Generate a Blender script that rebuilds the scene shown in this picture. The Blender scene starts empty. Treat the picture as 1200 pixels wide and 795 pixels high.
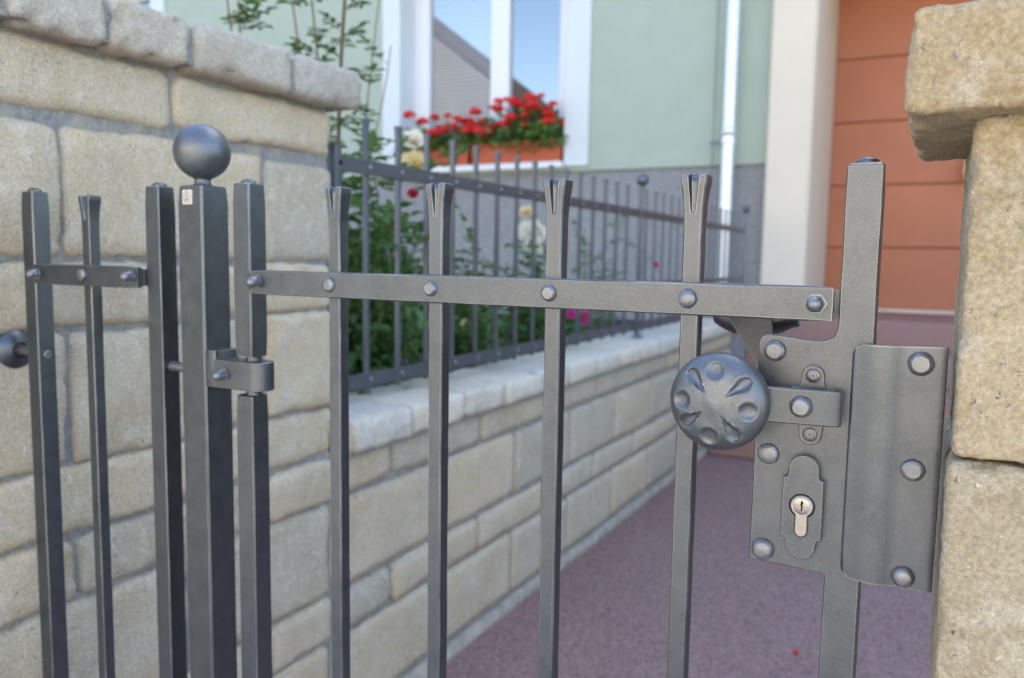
import bpy, bmesh, math, random
from mathutils import Vector, Matrix, noise
R = math.radians
sc = bpy.context.scene
COL = sc.collection

# ------------------------------------------------------------------ camera, sky, sun, exposure
cam_d = bpy.data.cameras.new('camera')
cam = bpy.data.objects.new('camera', cam_d); COL.objects.link(cam); sc.camera = cam
cam_d.sensor_width = 36.0; cam_d.lens = 28.26; cam_d.clip_start = 0.02; cam_d.clip_end = 600
right = Vector((.8817, .4716, .0157)); up = Vector((-.0613, .0816, .9948)); back = Vector((.4679, -.878, .1008))
CAM = Vector((0, 0, 1.09))
cam.matrix_world = Matrix(((right.x, up.x, back.x, CAM.x), (right.y, up.y, back.y, CAM.y), (right.z, up.z, back.z, CAM.z), (0, 0, 0, 1)))
cam_d.dof.use_dof = True; cam_d.dof.focus_distance = 0.64; cam_d.dof.aperture_fstop = 5.8; cam_d.dof.aperture_blades = 7

SUN_EL, SUN_AZ = 48.0, 6.0            # sun stands behind the house (+y): the whole entrance lies in its shade
w = bpy.data.worlds.new('World'); sc.world = w; w.use_nodes = True
nt = w.node_tree; bg = nt.nodes['Background']
sky = nt.nodes.new('ShaderNodeTexSky'); sky.sky_type = 'NISHITA'; sky.sun_disc = False
sky.sun_elevation = R(SUN_EL); sky.sun_rotation = R(SUN_AZ); sky.altitude = 200; sky.air_density = 1.0; sky.dust_density = 1.2; sky.ozone_density = 1.0
nt.links.new(sky.outputs[0], bg.inputs[0]); bg.inputs[1].default_value = 0.13
sd = bpy.data.lights.new('sun', 'SUN'); sd.energy = 4.6; sd.angle = R(0.53); sd.color = (1, .94, .85)
so = bpy.data.objects.new('sun', sd); COL.objects.link(so)
sdir = Vector((math.sin(R(SUN_AZ)) * math.cos(R(SUN_EL)), math.cos(R(SUN_AZ)) * math.cos(R(SUN_EL)), math.sin(R(SUN_EL))))
so.rotation_euler = sdir.to_track_quat('Z', 'Y').to_euler(); so.location = (0, 20, 25)
sc.view_settings.view_transform = 'Standard'; sc.view_settings.look = 'None'; sc.view_settings.gamma = 1; sc.view_settings.exposure = 2.45
sc.cycles.use_denoising = True; sc.cycles.max_bounces = 8; sc.cycles.transparent_max_bounces = 12
sc.cycles.sample_clamp_indirect = 6

# ------------------------------------------------------------------ materials
class NB:
    def __init__(s, name):
        s.m = bpy.data.materials.new(name); s.m.use_nodes = True; s.t = s.m.node_tree
        s.b = s.t.nodes['Principled BSDF']; s.out = s.t.nodes['Material Output']
    def n(s, typ, **kw):
        d = s.t.nodes.new(typ)
        for k, v in kw.items():
            if k.startswith('i_'):
                key = k[2:]; key = int(key) if key.isdigit() else key.replace('_', ' ')
                if hasattr(v, 'is_linked') or isinstance(v, bpy.types.NodeSocket): s.t.links.new(v, d.inputs[key])
                else: d.inputs[key].default_value = v
            else: setattr(d, k, v)
        return d
    def set(s, k, v):
        if isinstance(v, bpy.types.NodeSocket): s.t.links.new(v, s.b.inputs[k])
        else: s.b.inputs[k].default_value = v
    def coords(s, scale=1.0, stretch=None):
        tc = s.n('ShaderNodeTexCoord'); oi = s.n('ShaderNodeObjectInfo')
        mu = s.n('ShaderNodeMath', operation='MULTIPLY', i_0=oi.outputs['Random'], i_1=37.0)
        ad = s.n('ShaderNodeVectorMath', operation='ADD', i_0=tc.outputs['Object'], i_1=mu.outputs[0])
        o = ad.outputs[0]
        if stretch:
            o = s.n('ShaderNodeVectorMath', operation='MULTIPLY', i_0=o, i_1=stretch).outputs[0]
        s.rand = oi.outputs['Random']
        return o
    def noise(s, vec, scale, detail=4, rough=.55):
        return s.n('ShaderNodeTexNoise', i_Vector=vec, i_Scale=scale, i_Detail=detail, i_Roughness=rough).outputs['Fac']
    def ramp(s, fac, a, b, ca=(0, 0, 0, 1), cb=(1, 1, 1, 1)):
        r = s.n('ShaderNodeValToRGB', i_Fac=fac); e = r.color_ramp.elements
        e[0].position = a; e[1].position = b; e[0].color = ca; e[1].color = cb
        return r.outputs['Color']
    def mix(s, fac, a, b, blend='MIX'):
        d = s.n('ShaderNodeMix', data_type='RGBA', blend_type=blend)
        for idx, v in ((0, fac), (6, a), (7, b)):
            if isinstance(v, bpy.types.NodeSocket): s.t.links.new(v, d.inputs[idx])
            else: d.inputs[idx].default_value = v
        return d.outputs[2]
    def bump(s, h, dist, strength=1.0, normal=None):
        d = s.n('ShaderNodeBump', i_Height=h, i_Distance=dist, i_Strength=strength)
        if normal is not None: s.t.links.new(normal, d.inputs['Normal'])
        return d.outputs[0]
def c(r, g, b): return (r, g, b, 1)
def edge_mask(b, radius, lo, hi):
    bv = b.n('ShaderNodeBevel', samples=4, i_Radius=radius); ge = b.n('ShaderNodeNewGeometry')
    dt = b.n('ShaderNodeVectorMath', operation='DOT_PRODUCT', i_0=bv.outputs[0], i_1=ge.outputs['Normal'])
    iv = b.n('ShaderNodeMath', operation='SUBTRACT', i_0=1.0, i_1=dt.outputs['Value'])
    return b.ramp(iv.outputs[0], lo, hi)

def metal_mat(name, dark, light, rough=.33, metallic=.86, edges=True, wear=1.0):
    b = NB(name); v = b.coords()
    n1 = b.noise(v, 55, 6, .62); n2 = b.noise(v, 900, 3, .6); n3 = b.noise(v, 14, 3)
    col = b.mix(b.ramp(n1, .22, .80), dark, light)
    col = b.mix(b.ramp(n2, .52, .70), col, c(light[0] * 1.10, light[1] * 1.10, light[2] * 1.10))
    if edges:
        em = edge_mask(b, .0013, .015, .16)
        sc_ = b.n('ShaderNodeMath', operation='MULTIPLY', i_0=em, i_1=b.ramp(n3, .3, .62))
        sc2 = b.n('ShaderNodeMath', operation='MULTIPLY', i_0=sc_.outputs[0], i_1=wear)
        col = b.mix(sc2.outputs[0], col, c(.62, .61, .59))
    b.set('Base Color', col); b.set('Metallic', metallic)
    rg = b.n('ShaderNodeMapRange', i_0=n1, i_3=rough - .07, i_4=rough + .13); b.set('Roughness', rg.outputs[0])
    h = b.n('ShaderNodeMath', operation='MULTIPLY_ADD', i_0=n1, i_1=1.6, i_2=n2)
    b.set('Normal', b.bump(h.outputs[0], .00016, .7))
    return b.m
M_IRON = metal_mat('forged_iron_paint', c(.096, .104, .116), c(.150, .158, .168))
M_IRON_FENCE = metal_mat('fence_iron_paint', c(.13, .145, .165), c(.175, .19, .21), edges=False, rough=.46)
M_RIVET = metal_mat('burnished_rivet', c(.15, .16, .172), c(.29, .295, .30), rough=.36, metallic=.74, wear=.7)
M_KNOB = metal_mat('burnished_knob', c(.125, .135, .148), c(.20, .21, .22), rough=.40, metallic=.80, wear=.9)
M_CYL = metal_mat('nickel_cylinder', c(.30, .275, .25), c(.42, .39, .36), rough=.28, metallic=.9, wear=.3)

def stone_mat(name, a, bcol, hi, speck, grain=700.0, lime=.35, big=1.0, rustedge=.75, thr=.86, bumpd=.0012):
    b = NB(name); v = b.coords(); rnd = b.rand
    n1 = b.noise(v, 9 * big, 5, .6); n2 = b.noise(v, 42 * big, 6, .65); n3 = b.noise(v, grain, 3, .6); n4 = b.noise(v, 24, 4)
    col = b.mix(b.ramp(n1, .32, .68), a, bcol)
    tint = b.mix(rnd, c(.84, .87, .91), c(1.10, 1.05, .96)); col = b.mix(1.0, col, tint, 'MULTIPLY')
    col = b.mix(b.ramp(n2, .50, .72), col, hi)
    vs = b.coords(stretch=(1, 1, .22)); n5 = b.noise(vs, 30, 4, .6)
    lm = b.n('ShaderNodeMath', operation='MULTIPLY', i_0=b.ramp(n5, .54, .74), i_1=lime)
    col = b.mix(lm.outputs[0], col, c(.64, .61, .56))
    em = edge_mask(b, .012, .01, .22)
    ef = b.n('ShaderNodeMath', operation='MULTIPLY', i_0=em, i_1=b.ramp(n4, .34, .58))
    ef = b.n('ShaderNodeMath', operation='MULTIPLY', i_0=ef.outputs[0], i_1=rustedge)
    col = b.mix(ef.outputs[0], col, c(.50, .33, .17))
    n6 = b.noise(v, 260, 4, .7); grit2 = b.mix(b.ramp(n6, .32, .68), c(.72, .70, .67), c(1.17, 1.17, 1.15)); col = b.mix(1.0, col, grit2, 'MULTIPLY')
    grit = b.mix(b.ramp(n3, .30, .70), c(.78, .77, .76), c(1.14, 1.13, 1.1)); col = b.mix(1.0, col, grit, 'MULTIPLY')
    # aggregate: scattered dark and pale chips
    wv = b.n('ShaderNodeVectorMath', operation='ADD', i_0=v, i_1=b.n('ShaderNodeVectorMath', operation='SCALE', i_0=b.n('ShaderNodeTexNoise', i_Vector=v, i_Scale=160.0).outputs['Color'], i_Scale=.014).outputs[0]).outputs[0]
    vo = b.n('ShaderNodeTexVoronoi', i_Vector=wv, i_Scale=210.0 * speck)
    near = b.ramp(vo.outputs['Distance'], .26, .34, c(1, 1, 1), c(0, 0, 0))
    sep = b.n('ShaderNodeSeparateColor', i_Color=vo.outputs['Color'])
    zone = b.ramp(n4, .48, .60)
    pick = b.ramp(sep.outputs[0], thr, thr + .02)
    f = b.n('ShaderNodeMath', operation='MULTIPLY', i_0=near, i_1=pick); f2 = b.n('ShaderNodeMath', operation='MULTIPLY', i_0=f.outputs[0], i_1=b.n('ShaderNodeMath', operation='MAXIMUM', i_0=zone, i_1=em).outputs[0])
    chip = b.mix(sep.outputs[1], c(.11, .12, .13), c(.27, .27, .27)); col = b.mix(f2.outputs[0], col, chip)
    pick2 = b.ramp(sep.outputs[2], .972, .978); f3 = b.n('ShaderNodeMath', operation='MULTIPLY', i_0=near, i_1=pick2)
    col = b.mix(f3.outputs[0], col, c(.66, .63, .58))
    b.set('Base Color', col); b.set('Roughness', .92); b.set('Specular IOR Level', .25)
    pit = b.ramp(b.n('ShaderNodeTexVoronoi', i_Vector=v, i_Scale=95.0).outputs['Distance'], .05, .22)
    h1 = b.n('ShaderNodeMath', operation='MULTIPLY_ADD', i_0=n3, i_1=.55, i_2=b.n('ShaderNodeMath', operation='MULTIPLY_ADD', i_0=n6, i_1=.8, i_2=n2).outputs[0])
    h2 = b.n('ShaderNodeMath', operation='MULTIPLY_ADD', i_0=pit, i_1=.35, i_2=h1.outputs[0])
    b.set('Normal', b.bump(h2.outputs[0], bumpd * 1.8, .9))
    return b.m
M_STONE = stone_mat('tumbled_sandy_block', c(.58, .485, .355), c(.68, .595, .465), c(.70, .64, .535), .9)
M_COPE = stone_mat('grey_coping_block', c(.60, .53, .44), c(.69, .63, .55), c(.71, .67, .60), .9, lime=.3, rustedge=.55, bumpd=.002)
M_CAP = stone_mat('pale_cap_block', c(.68, .62, .53), c(.76, .71, .63), c(.78, .75, .68), .9, lime=.25, rustedge=.35)
M_PILLAR = stone_mat('coarse_pillar_block', c(.42, .335, .215), c(.54, .46, .33), c(.60, .54, .43), 1.0, grain=900.0, lime=.45, rustedge=.25, thr=.74, bumpd=.0011)

def simple(name, col, rough=.8, n=None, amp=.12, bump=0, bscale=300, metallic=0, spec=.3):
    b = NB(name); v = b.coords()
    if n:
        f = b.noise(v, n, 5, .6); lo = c(*[x * (1 - amp) for x in col]); hi = c(*[min(1, x * (1 + amp)) for x in col])
        b.set('Base Color', b.mix(b.ramp(f, .3, .7), lo, hi))
    else: b.set('Base Color', c(*col))
    b.set('Roughness', rough); b.set('Metallic', metallic); b.set('Specular IOR Level', spec)
    if bump: b.set('Normal', b.bump(b.noise(v, bscale, 4, .6), bump, .8))
    return b.m
def mortar_mat():
    b = NB('grey_mortar'); v = b.coords(); a = b.noise(v, 130, 5, .7); d = b.noise(v, 26, 4, .6); e = b.noise(v, 420, 3, .6)
    col = b.mix(b.ramp(a, .32, .68), c(.235, .23, .222), c(.39, .38, .36)); col = b.mix(b.ramp(d, .46, .66), col, c(.45, .41, .34)); col = b.mix(b.ramp(e, .60, .75), col, c(.50, .48, .45))
    b.set('Base Color', col); b.set('Roughness', .95); b.set('Specular IOR Level', .2)
    h = b.n('ShaderNodeMath', operation='MULTIPLY_ADD', i_0=d, i_1=2.0, i_2=a); b.set('Normal', b.bump(h.outputs[0], .006, 1.0)); return b.m
M_MORTAR = mortar_mat()
M_FOOT = simple('pale_footing_concrete', (.42, .37, .30), .9, 20, .25, .004, 120)
M_GREEN = simple('mint_render', (.415, .475, .385), .9, 6, .04, .002, 260)
M_SURR = simple('pale_blue_trim_render', (.68, .72, .72), .85, 5, .03, .001, 240)
M_CREAM = simple('cream_pilaster_render', (.74, .645, .51), .85, 4, .03, .001, 260)
M_WHITE = simple('white_window_plastic', (.80, .80, .82), .35)
M_TERRA = simple('terracotta_plastic', (.50, .12, .06), .6, 30, .08)
M_DOORP = simple('orange_brown_door_panel', (.48, .178, .095), .5, 3, .06, .0008, 180)
M_GROOVE = simple('dark_door_seal', (.27, .09, .05), .7)
M_ZINC = simple('galvanised_steel', (.70, .71, .72), .30, 5, .08, metallic=.5)
M_ROOF = simple('brown_roof_tile', (.16, .09, .065), .85, 12, .3, .01, 20)
M_SOIL = simple('dark_soil', (.05, .038, .028), .95, 20, .4, .02, 40)
M_ASPH = simple('street_asphalt', (.075, .075, .077), .9, 30, .2, .003, 300)
M_PAVE = simple('pavement_concrete', (.34, .32, .29), .9, 4, .15, .002, 150)
M_GROUND = simple('dry_ground', (.22, .21, .13), .95, .4, .3)
M_DARKHOLE = simple('black_recess', (.004, .004, .004), .8)
M_OPPW = simple('grey_brown_wall', (.115, .108, .105), .9, 2, .2)
M_OPPR = simple('dark_opposite_roof', (.05, .038, .034), .9, 5, .25)
M_BLIND = simple('grey_blind_slat', (.80, .80, .82), .5)
M_ROOM = simple('dim_room_wall', (.25, .24, .23), .9)
M_STRIP = simple('aluminium_threshold', (.55, .54, .54), .35, metallic=.7)
M_LAMP = simple('cream_lamp_shade', (.85, .66, .38), .5)
M_BRASS = simple('brass_fitting', (.5, .36, .14), .35, metallic=.9)
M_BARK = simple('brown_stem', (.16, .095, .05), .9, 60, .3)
M_GSTEM = simple('green_stem', (.10, .14, .05), .8, 60, .3)
M_STICK = simple('beige_badge', (.66, .61, .52), .6)
M_INK = simple('dark_badge_print', (.10, .09, .08), .7)

def plinth_mat():
    b = NB('grey_roughcast_plinth'); v = b.coords(); f = b.noise(v, 70, 5, .7); g = b.noise(v, 3, 3)
    col = b.mix(b.ramp(f, .34, .66), c(.20, .20, .20), c(.37, .37, .37)); col = b.mix(1.0, col, b.mix(g, c(.88, .88, .88), c(1.1, 1.1, 1.1)), 'MULTIPLY')
    b.set('Base Color', col); b.set('Roughness', .9); b.set('Normal', b.bump(f, .006, .8)); return b.m
M_PLINTH = plinth_mat()
def drive_mat():
    b = NB('red_granite_paving'); v = b.coords(); f = b.noise(v, 120, 4, .7); g = b.noise(v, 3.5, 5, .6); h = b.noise(v, 60, 4)
    col = b.mix(b.ramp(g, .32, .68), c(.265, .155, .138), c(.315, .19, .168)); col = b.mix(b.ramp(h, .35, .7), col, c(.34, .215, .19))
    vo = b.n('ShaderNodeTexVoronoi', i_Vector=v, i_Scale=170.0); sep = b.n('ShaderNodeSeparateColor', i_Color=vo.outputs['Color'])
    pale = b.n('ShaderNodeMath', operation='MULTIPLY', i_0=b.ramp(sep.outputs[0], .90, .92), i_1=b.ramp(vo.outputs['Distance'], .25, .4, c(1, 1, 1), c(0, 0, 0)))
    col = b.mix(pale.outputs[0], col, c(.52, .47, .46))
    dk = b.n('ShaderNodeMath', operation='MULTIPLY', i_0=b.ramp(sep.outputs[1], .72, .76), i_1=.7); col = b.mix(dk.outputs[0], col, c(.11, .07, .075))
    b.set('Base Color', col); b.set('Roughness', b.ramp(g, .2, .8, c(.62, .62, .62), c(.8, .8, .8))); b.set('Normal', b.bump(f, .002, .6)); return b.m
M_DRIVE = drive_mat()
def step_mat():
    b = NB('red_terrazzo_step'); v = b.coords(); f = b.noise(v, 130, 4, .7)
    b.set('Base Color', b.mix(b.ramp(f, .35, .65), c(.27, .15, .125), c(.36, .215, .18))); b.set('Roughness', .6); return b.m
M_STEP = step_mat()
def leaf_mat(name, a, b2, rough=.45):
    b = NB(name); v = b.coords(); f = b.noise(v, 30, 3)
    col = b.mix(b.ramp(f, .3, .7), c(*a), c(*b2)); b.set('Base Color', col); b.set('Roughness', rough); b.set('Specular IOR Level', .35)
    tr = b.n('ShaderNodeBsdfTranslucent', i_Color=b.mix(.5, col, c(.16, .26, .03))); mx = b.n('ShaderNodeMixShader', i_0=.28, i_1=b.b.outputs[0], i_2=tr.outputs[0])
    b.t.links.new(mx.outputs[0], b.out.inputs[0]); return b.m
M_LEAF = leaf_mat('rose_leaf', (.07, .16, .055), (.15, .26, .08))
M_LEAF2 = leaf_mat('light_leaf', (.07, .16, .04), (.13, .24, .055))
M_SHRUB = leaf_mat('shrub_leaf', (.06, .13, .045), (.13, .22, .07))
M_GERL = leaf_mat('geranium_leaf', (.08, .18, .04), (.17, .28, .06))
def petal(name, col):
    b = NB(name); b.set('Base Color', c(*col)); b.set('Roughness', .6)
    tr = b.n('ShaderNodeBsdfTranslucent', i_Color=c(*col)); mx = b.n('ShaderNodeMixShader', i_0=.3, i_1=b.b.outputs[0], i_2=tr.outputs[0])
    b.t.links.new(mx.outputs[0], b.out.inputs[0]); return b.m
M_RED = petal('red_petal', (.78, .022, .016)); M_WROSE = petal('white_petal', (.86, .80, .66)); M_YROSE = petal('cream_petal', (.82, .66, .36))
M_PINK = petal('magenta_petal', (.72, .04, .30)); M_RROSE = petal('crimson_petal', (.62, .02, .06))
def glass_mat():
    b = NB('window_glass'); fr = b.n('ShaderNodeFresnel', i_IOR=3.6)
    tr = b.n('ShaderNodeBsdfTransparent', i_Color=c(.9, .92, .93)); gl = b.n('ShaderNodeBsdfGlossy', i_Roughness=.0)
    ge = b.n('ShaderNodeNewGeometry'); fk = b.n('ShaderNodeMath', operation='MULTIPLY', i_0=fr.outputs[0], i_1=b.n('ShaderNodeMath', operation='SUBTRACT', i_0=1.0, i_1=ge.outputs['Backfacing']).outputs[0])
    mx = b.n('ShaderNodeMixShader', i_0=fk.outputs[0], i_1=tr.outputs[0], i_2=gl.outputs[0]); b.t.links.new(mx.outputs[0], b.out.inputs[0]); return b.m
M_GLASS = glass_mat()

# ------------------------------------------------------------------ object helpers
def tag(o, label=None, cat=None, group=None, kind=None):
    if label: o['label'] = label
    if cat: o['category'] = cat
    if group: o['group'] = group
    if kind: o['kind'] = kind
    return o
def thing(name, loc, label, cat, group=None):
    o = bpy.data.objects.new(name, None); COL.objects.link(o); o.location = loc; o.empty_display_size = .05
    return tag(o, label, cat, group)
WORLD = {}
def wpos(o):
    p = Vector(o.location)
    while o.parent: o = o.parent; p += Vector(o.location)
    return p
class MB:
    def __init__(s): s.v = []; s.f = []
    def add(s, v, f):
        n = len(s.v); s.v += [tuple(p) for p in v]; s.f += [tuple(i + n for i in q) for q in f]; return s
    def obj(s, name, mat, parent=None, kind=None, smooth=35, label=None):
        vs = s.v; lo = [min(p[i] for p in vs) for i in range(3)]; hi = [max(p[i] for p in vs) for i in range(3)]
        o_ = Vector([(a + b) / 2 for a, b in zip(lo, hi)])
        me = bpy.data.meshes.new(name); me.from_pydata([tuple(Vector(p) - o_) for p in vs], [], s.f)
        bm = bmesh.new(); bm.from_mesh(me); bmesh.ops.recalc_face_normals(bm, faces=bm.faces); bm.to_mesh(me); bm.free()
        if smooth: me.shade_smooth(); me.set_sharp_from_angle(angle=R(smooth))
        me.materials.append(mat)
        o = bpy.data.objects.new(name, me); COL.objects.link(o)
        if parent: o.parent = parent; o.location = o_ - wpos(parent)
        else: o.location = o_
        if kind: o['kind'] = kind
        if label: o['label'] = label
        return o
def copy_at(src, loc, parent, name=None):
    o = src.copy(); COL.objects.link(o); o.parent = parent; o.location = Vector(loc) - wpos(parent)
    return o
def boxvf(x0, x1, y0, y1, z0, z1):
    v = [(x, y, z) for z in (z0, z1) for y in (y0, y1) for x in (x0, x1)]
    return v, [(0, 2, 3, 1), (4, 5, 7, 6), (0, 1, 5, 4), (2, 6, 7, 3), (0, 4, 6, 2), (1, 3, 7, 5)]
def bevbox(x0, x1, y0, y1, z0, z1, b=.002, seg=2):
    bm = bmesh.new(); v, f = boxvf(x0, x1, y0, y1, z0, z1)
    vs = [bm.verts.new(p) for p in v]
    for q in f: bm.faces.new([vs[i] for i in q])
    bmesh.ops.bevel(bm, geom=list(bm.edges), offset=b, segments=seg, affect='EDGES', profile=.6)
    bm.verts.index_update(); out = [tuple(p.co) for p in bm.verts], [tuple(x.index for x in q.verts) for q in bm.faces]
    bm.free(); return out
def loft(rings, cap=True, closed=True):
    n = len(rings[0]); v = [p for r in rings for p in r]; f = []
    for i in range(len(rings) - 1):
        for j in range(n if closed else n - 1):
            k = (j + 1) % n; f.append((i * n + j, i * n + k, (i + 1) * n + k, (i + 1) * n + j))
    if cap: f.append(tuple(range(n))[::-1]); f.append(tuple(range((len(rings) - 1) * n, len(rings) * n)))
    return v, f
def lathe(center, axis, prof, n=20, jit=0, rng=None, phase=0):
    """prof: (radius, height along axis)"""
    a = Vector(axis).normalized(); t = a.orthogonal().normalized(); b = a.cross(t); C = Vector(center); rings = []
    for r, h in prof:
        ring = []
        for k in range(n):
            th = 2 * math.pi * k / n + phase; jr = r * (1 + (rng.uniform(-jit, jit) if rng else 0))
            ring.append(C + a * h + (t * math.cos(th) + b * math.sin(th)) * max(jr, 1e-5))
        rings.append(ring)
    return loft(rings)
def tube(path, rad, n=6):
    pts = [Vector(p) for p in path]; rings = []
    for i, p in enumerate(pts):
        d = (pts[min(i + 1, len(pts) - 1)] - pts[max(i - 1, 0)]).normalized(); t = d.cross(Vector((.31, .95, .12))).normalized(); b = d.cross(t)
        r = rad[i] if isinstance(rad, (list, tuple)) else rad
        rings.append([p + (t * math.cos(2 * math.pi * k / n) + b * math.sin(2 * math.pi * k / n)) * r for k in range(n)])
    return loft(rings)
def offset_poly(pts, d):
    out = []; n = len(pts); area = sum(pts[i][0] * pts[(i + 1) % n][1] - pts[(i + 1) % n][0] * pts[i][1] for i in range(n)); s = 1 if area > 0 else -1
    for i in range(n):
        a, p, q = Vector(pts[i - 1]), Vector(pts[i]), Vector(pts[(i + 1) % n]); e1 = (p - a).normalized(); e2 = (q - p).normalized()
        n1 = Vector((-e1.y, e1.x)) * s; n2 = Vector((-e2.y, e2.x)) * s; m = n1 + n2
        m = m / max(m.length_squared / 2, .35) if m.length > 1e-6 else n1
        out.append((p.x + m.x * d, p.y + m.y * d))
    return out
def plate(pts, yf, yb, bev=.0008):
    """outline in (x,z), front face at yf, back at yb, bevelled front edge"""
    ins = offset_poly(pts, bev); n = len(pts)
    return loft([[(x, yf, z) for x, z in ins], [(x, yf + bev, z) for x, z in pts], [(x, yb, z) for x, z in pts]])
def sqbar(cx, cy, w, d, z0, z1, ch=.0012, step=.02, jit=.00018, seed=0):
    rng = random.Random(seed); n = max(2, int((z1 - z0) / step)); rings = []
    for i in range(n + 1):
        z = z0 + (z1 - z0) * i / n; e = 0 if 0 < i < n else ch * .7; a, b = w / 2 - e, d / 2 - e; r = []
        for sx, sy, first in ((-1, -1, 0), (1, -1, 1), (1, 1, 0), (-1, 1, 1)):
            q = [(sx * a, sy * (b - ch)), (sx * (a - ch), sy * b)]
            if first: q.reverse()
            r += q
        rings.append([(cx + x + rng.uniform(-jit, jit), cy + y + rng.uniform(-jit, jit), z) for x, y in r])
    # small raised end chamfer rings
    def shrink(ring, z): return [(cx + (x - cx) * (1 - 2 * ch / w), cy + (y - cy) * (1 - 2 * ch / d), z) for x, y, _ in ring]
    rings = [shrink(rings[0], z0 - .0001)] + rings + [shrink(rings[-1], z1 + ch * .7)]
    return loft(rings)
def nz(p, s, off=0): return noise.noise(Vector((p[0] * s + off, p[1] * s - off * .7, p[2] * s + off * .3)))
def stone(name, x0, x1, y0, y1, z0, z1, mat, parent, r=.012, seg=.014, seed=0, warp=.004, rough=.0016, chip=.006, kind=None, fine=0):
    C = Vector(((x0 + x1) / 2, (y0 + y1) / 2, (z0 + z1) / 2)); H = Vector(((x1 - x0) / 2, (y1 - y0) / 2, (z1 - z0) / 2))
    N = [max(3, int(2 * h / seg)) for h in H]; idx = {}; V = []; F = []
    def vid(i, j, k):
        if (i, j, k) in idx: return idx[(i, j, k)]
        p = Vector(((2 * i / N[0] - 1) * H.x, (2 * j / N[1] - 1) * H.y, (2 * k / N[2] - 1) * H.z)); wp = p + C
        rr = min(r * (1 + .45 * nz(wp, 18, seed * 3.1)), min(H) * .9); rr = max(rr, r * .35)
        q = Vector([max(-(H[a] - rr), min(H[a] - rr, p[a])) for a in range(3)]); d = p - q
        if d.length > 1e-7:
            nn = d.normalized(); p2 = q + nn * rr
        else: nn = Vector((0, 0, 0)); p2 = p
        # corners/edges chip away irregularly
        edge = sum(1 for a in range(3) if abs(p[a]) > H[a] - r * 1.3)
        if edge >= 2:
            ch = max(0, nz(wp, 38, seed * 1.7 + 5) - .10) * chip * 1.6; p2 -= nn * ch
        wv = Vector((nz(wp, 7, seed + 11), nz(wp, 7, seed + 23), nz(wp, 7, seed + 37))) * warp
        p2 = p2 + wv + nn * (nz(wp, 45, seed + 3) * rough + nz(wp, 120, seed + 9) * rough * .6 + (nz(wp, 330, seed + 2) * fine if fine else 0))
        idx[(i, j, k)] = len(V); V.append(tuple(p2 + C)); return idx[(i, j, k)]
    for k in (0, N[2]):
        for i in range(N[0]):
            for j in range(N[1]): F.append((vid(i, j, k), vid(i + 1, j, k), vid(i + 1, j + 1, k), vid(i, j + 1, k)))
    for j in (0, N[1]):
        for i in range(N[0]):
            for k in range(N[2]): F.append((vid(i, j, k), vid(i + 1, j, k), vid(i + 1, j, k + 1), vid(i, j, k + 1)))
    for i in (0, N[0]):
        for j in range(N[1]):
            for k in range(N[2]): F.append((vid(i, j, k), vid(i, j + 1, k), vid(i, j + 1, k + 1), vid(i, j, k + 1)))
    return MB().add(V, F).obj(name, mat, parent, smooth=180, kind=kind)

# ------------------------------------------------------------------ ground
def slab(name, x0, x1, y0, y1, z0, z1, mat): return tag(MB().add(*boxvf(x0, x1, y0, y1, z0, z1)).obj(name, mat, smooth=0), kind='structure')
g = MB().add([(-300, -300, -.15), (300, -300, -.15), (300, 300, -.15), (-300, 300, -.15)], [(0, 1, 2, 3)]).obj('ground', M_GROUND, smooth=0); tag(g, kind='structure')
slab('street', -60, 60, -9.5, -2.3, -.20, -.12, M_ASPH)
slab('pavement', -60, 60, -2.3, .22, -.20, -.004, M_PAVE)
slab('driveway', -1.20, 4.0, .224, 6.6, -.20, 0, M_DRIVE)
slab('flower_bed', -9.0, -1.33, .30, 5.99, -.20, .62, M_SOIL)

# ------------------------------------------------------------------ garden wall (tall end by the gate, low run to the house)
WX = -1.125; TH = .24
wall = thing('stone_wall', (-1.24, 2.6, 0), 'sandy block garden wall with tall coped end and low capped run along the driveway', 'wall')
MB().add(*boxvf(WX - TH + .012, WX - .0125, .27, 1.306, 0, 1.3935)).obj('mortar_core', M_MORTAR, wall, smooth=0)
MB().add(*boxvf(WX - TH + .014, WX - .0125, 1.3065, 5.02, 0, .652)).obj('mortar_core', M_MORTAR, wall, smooth=0)
fo = stone('footing', WX - .05, WX + .006, 1.0, 5.03, -.05, .034, M_FOOT, wall, r=.008, seg=.03, seed=77, warp=.006, rough=.003)
TALL = [(1.292, 1.378, (.26, .515, .929, 1.318)), (1.082, 1.268, (.26, .335, .731, 1.124, 1.318)), (.980, 1.068, (.26, .52, .935, 1.316)),
        (.777, .967, (.26, .33, .730, 1.124, 1.316)), (.672, .765, (.26, .55, .958, 1.316)), (.570, .657, (.26, .33, .732, 1.124, 1.31)),
        (.362, .556, (.26, .50, .932, 1.305)), (.256, .348, (.26, .33, .735, 1.122, 1.31)), (.052, .244, (.26, .51, .94, 1.30))]
sd_ = 1; G = .0020
for z0, z1, js in TALL:
    for a, b in zip(js[:-1], js[1:]):
        sd_ += 1; rg = random.Random(sd_); o = rg.uniform(-.003, .003)
        stone('stone', WX - .10, WX + o, a + G + rg.uniform(-.002, .002), b - G - rg.uniform(-.002, .002), z0 - rg.uniform(.002, .007), z1 + rg.uniform(.002, .006), M_STONE, wall, r=.0155, seg=.0115, seed=sd_, warp=.006, rough=.0016, chip=.006)
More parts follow.
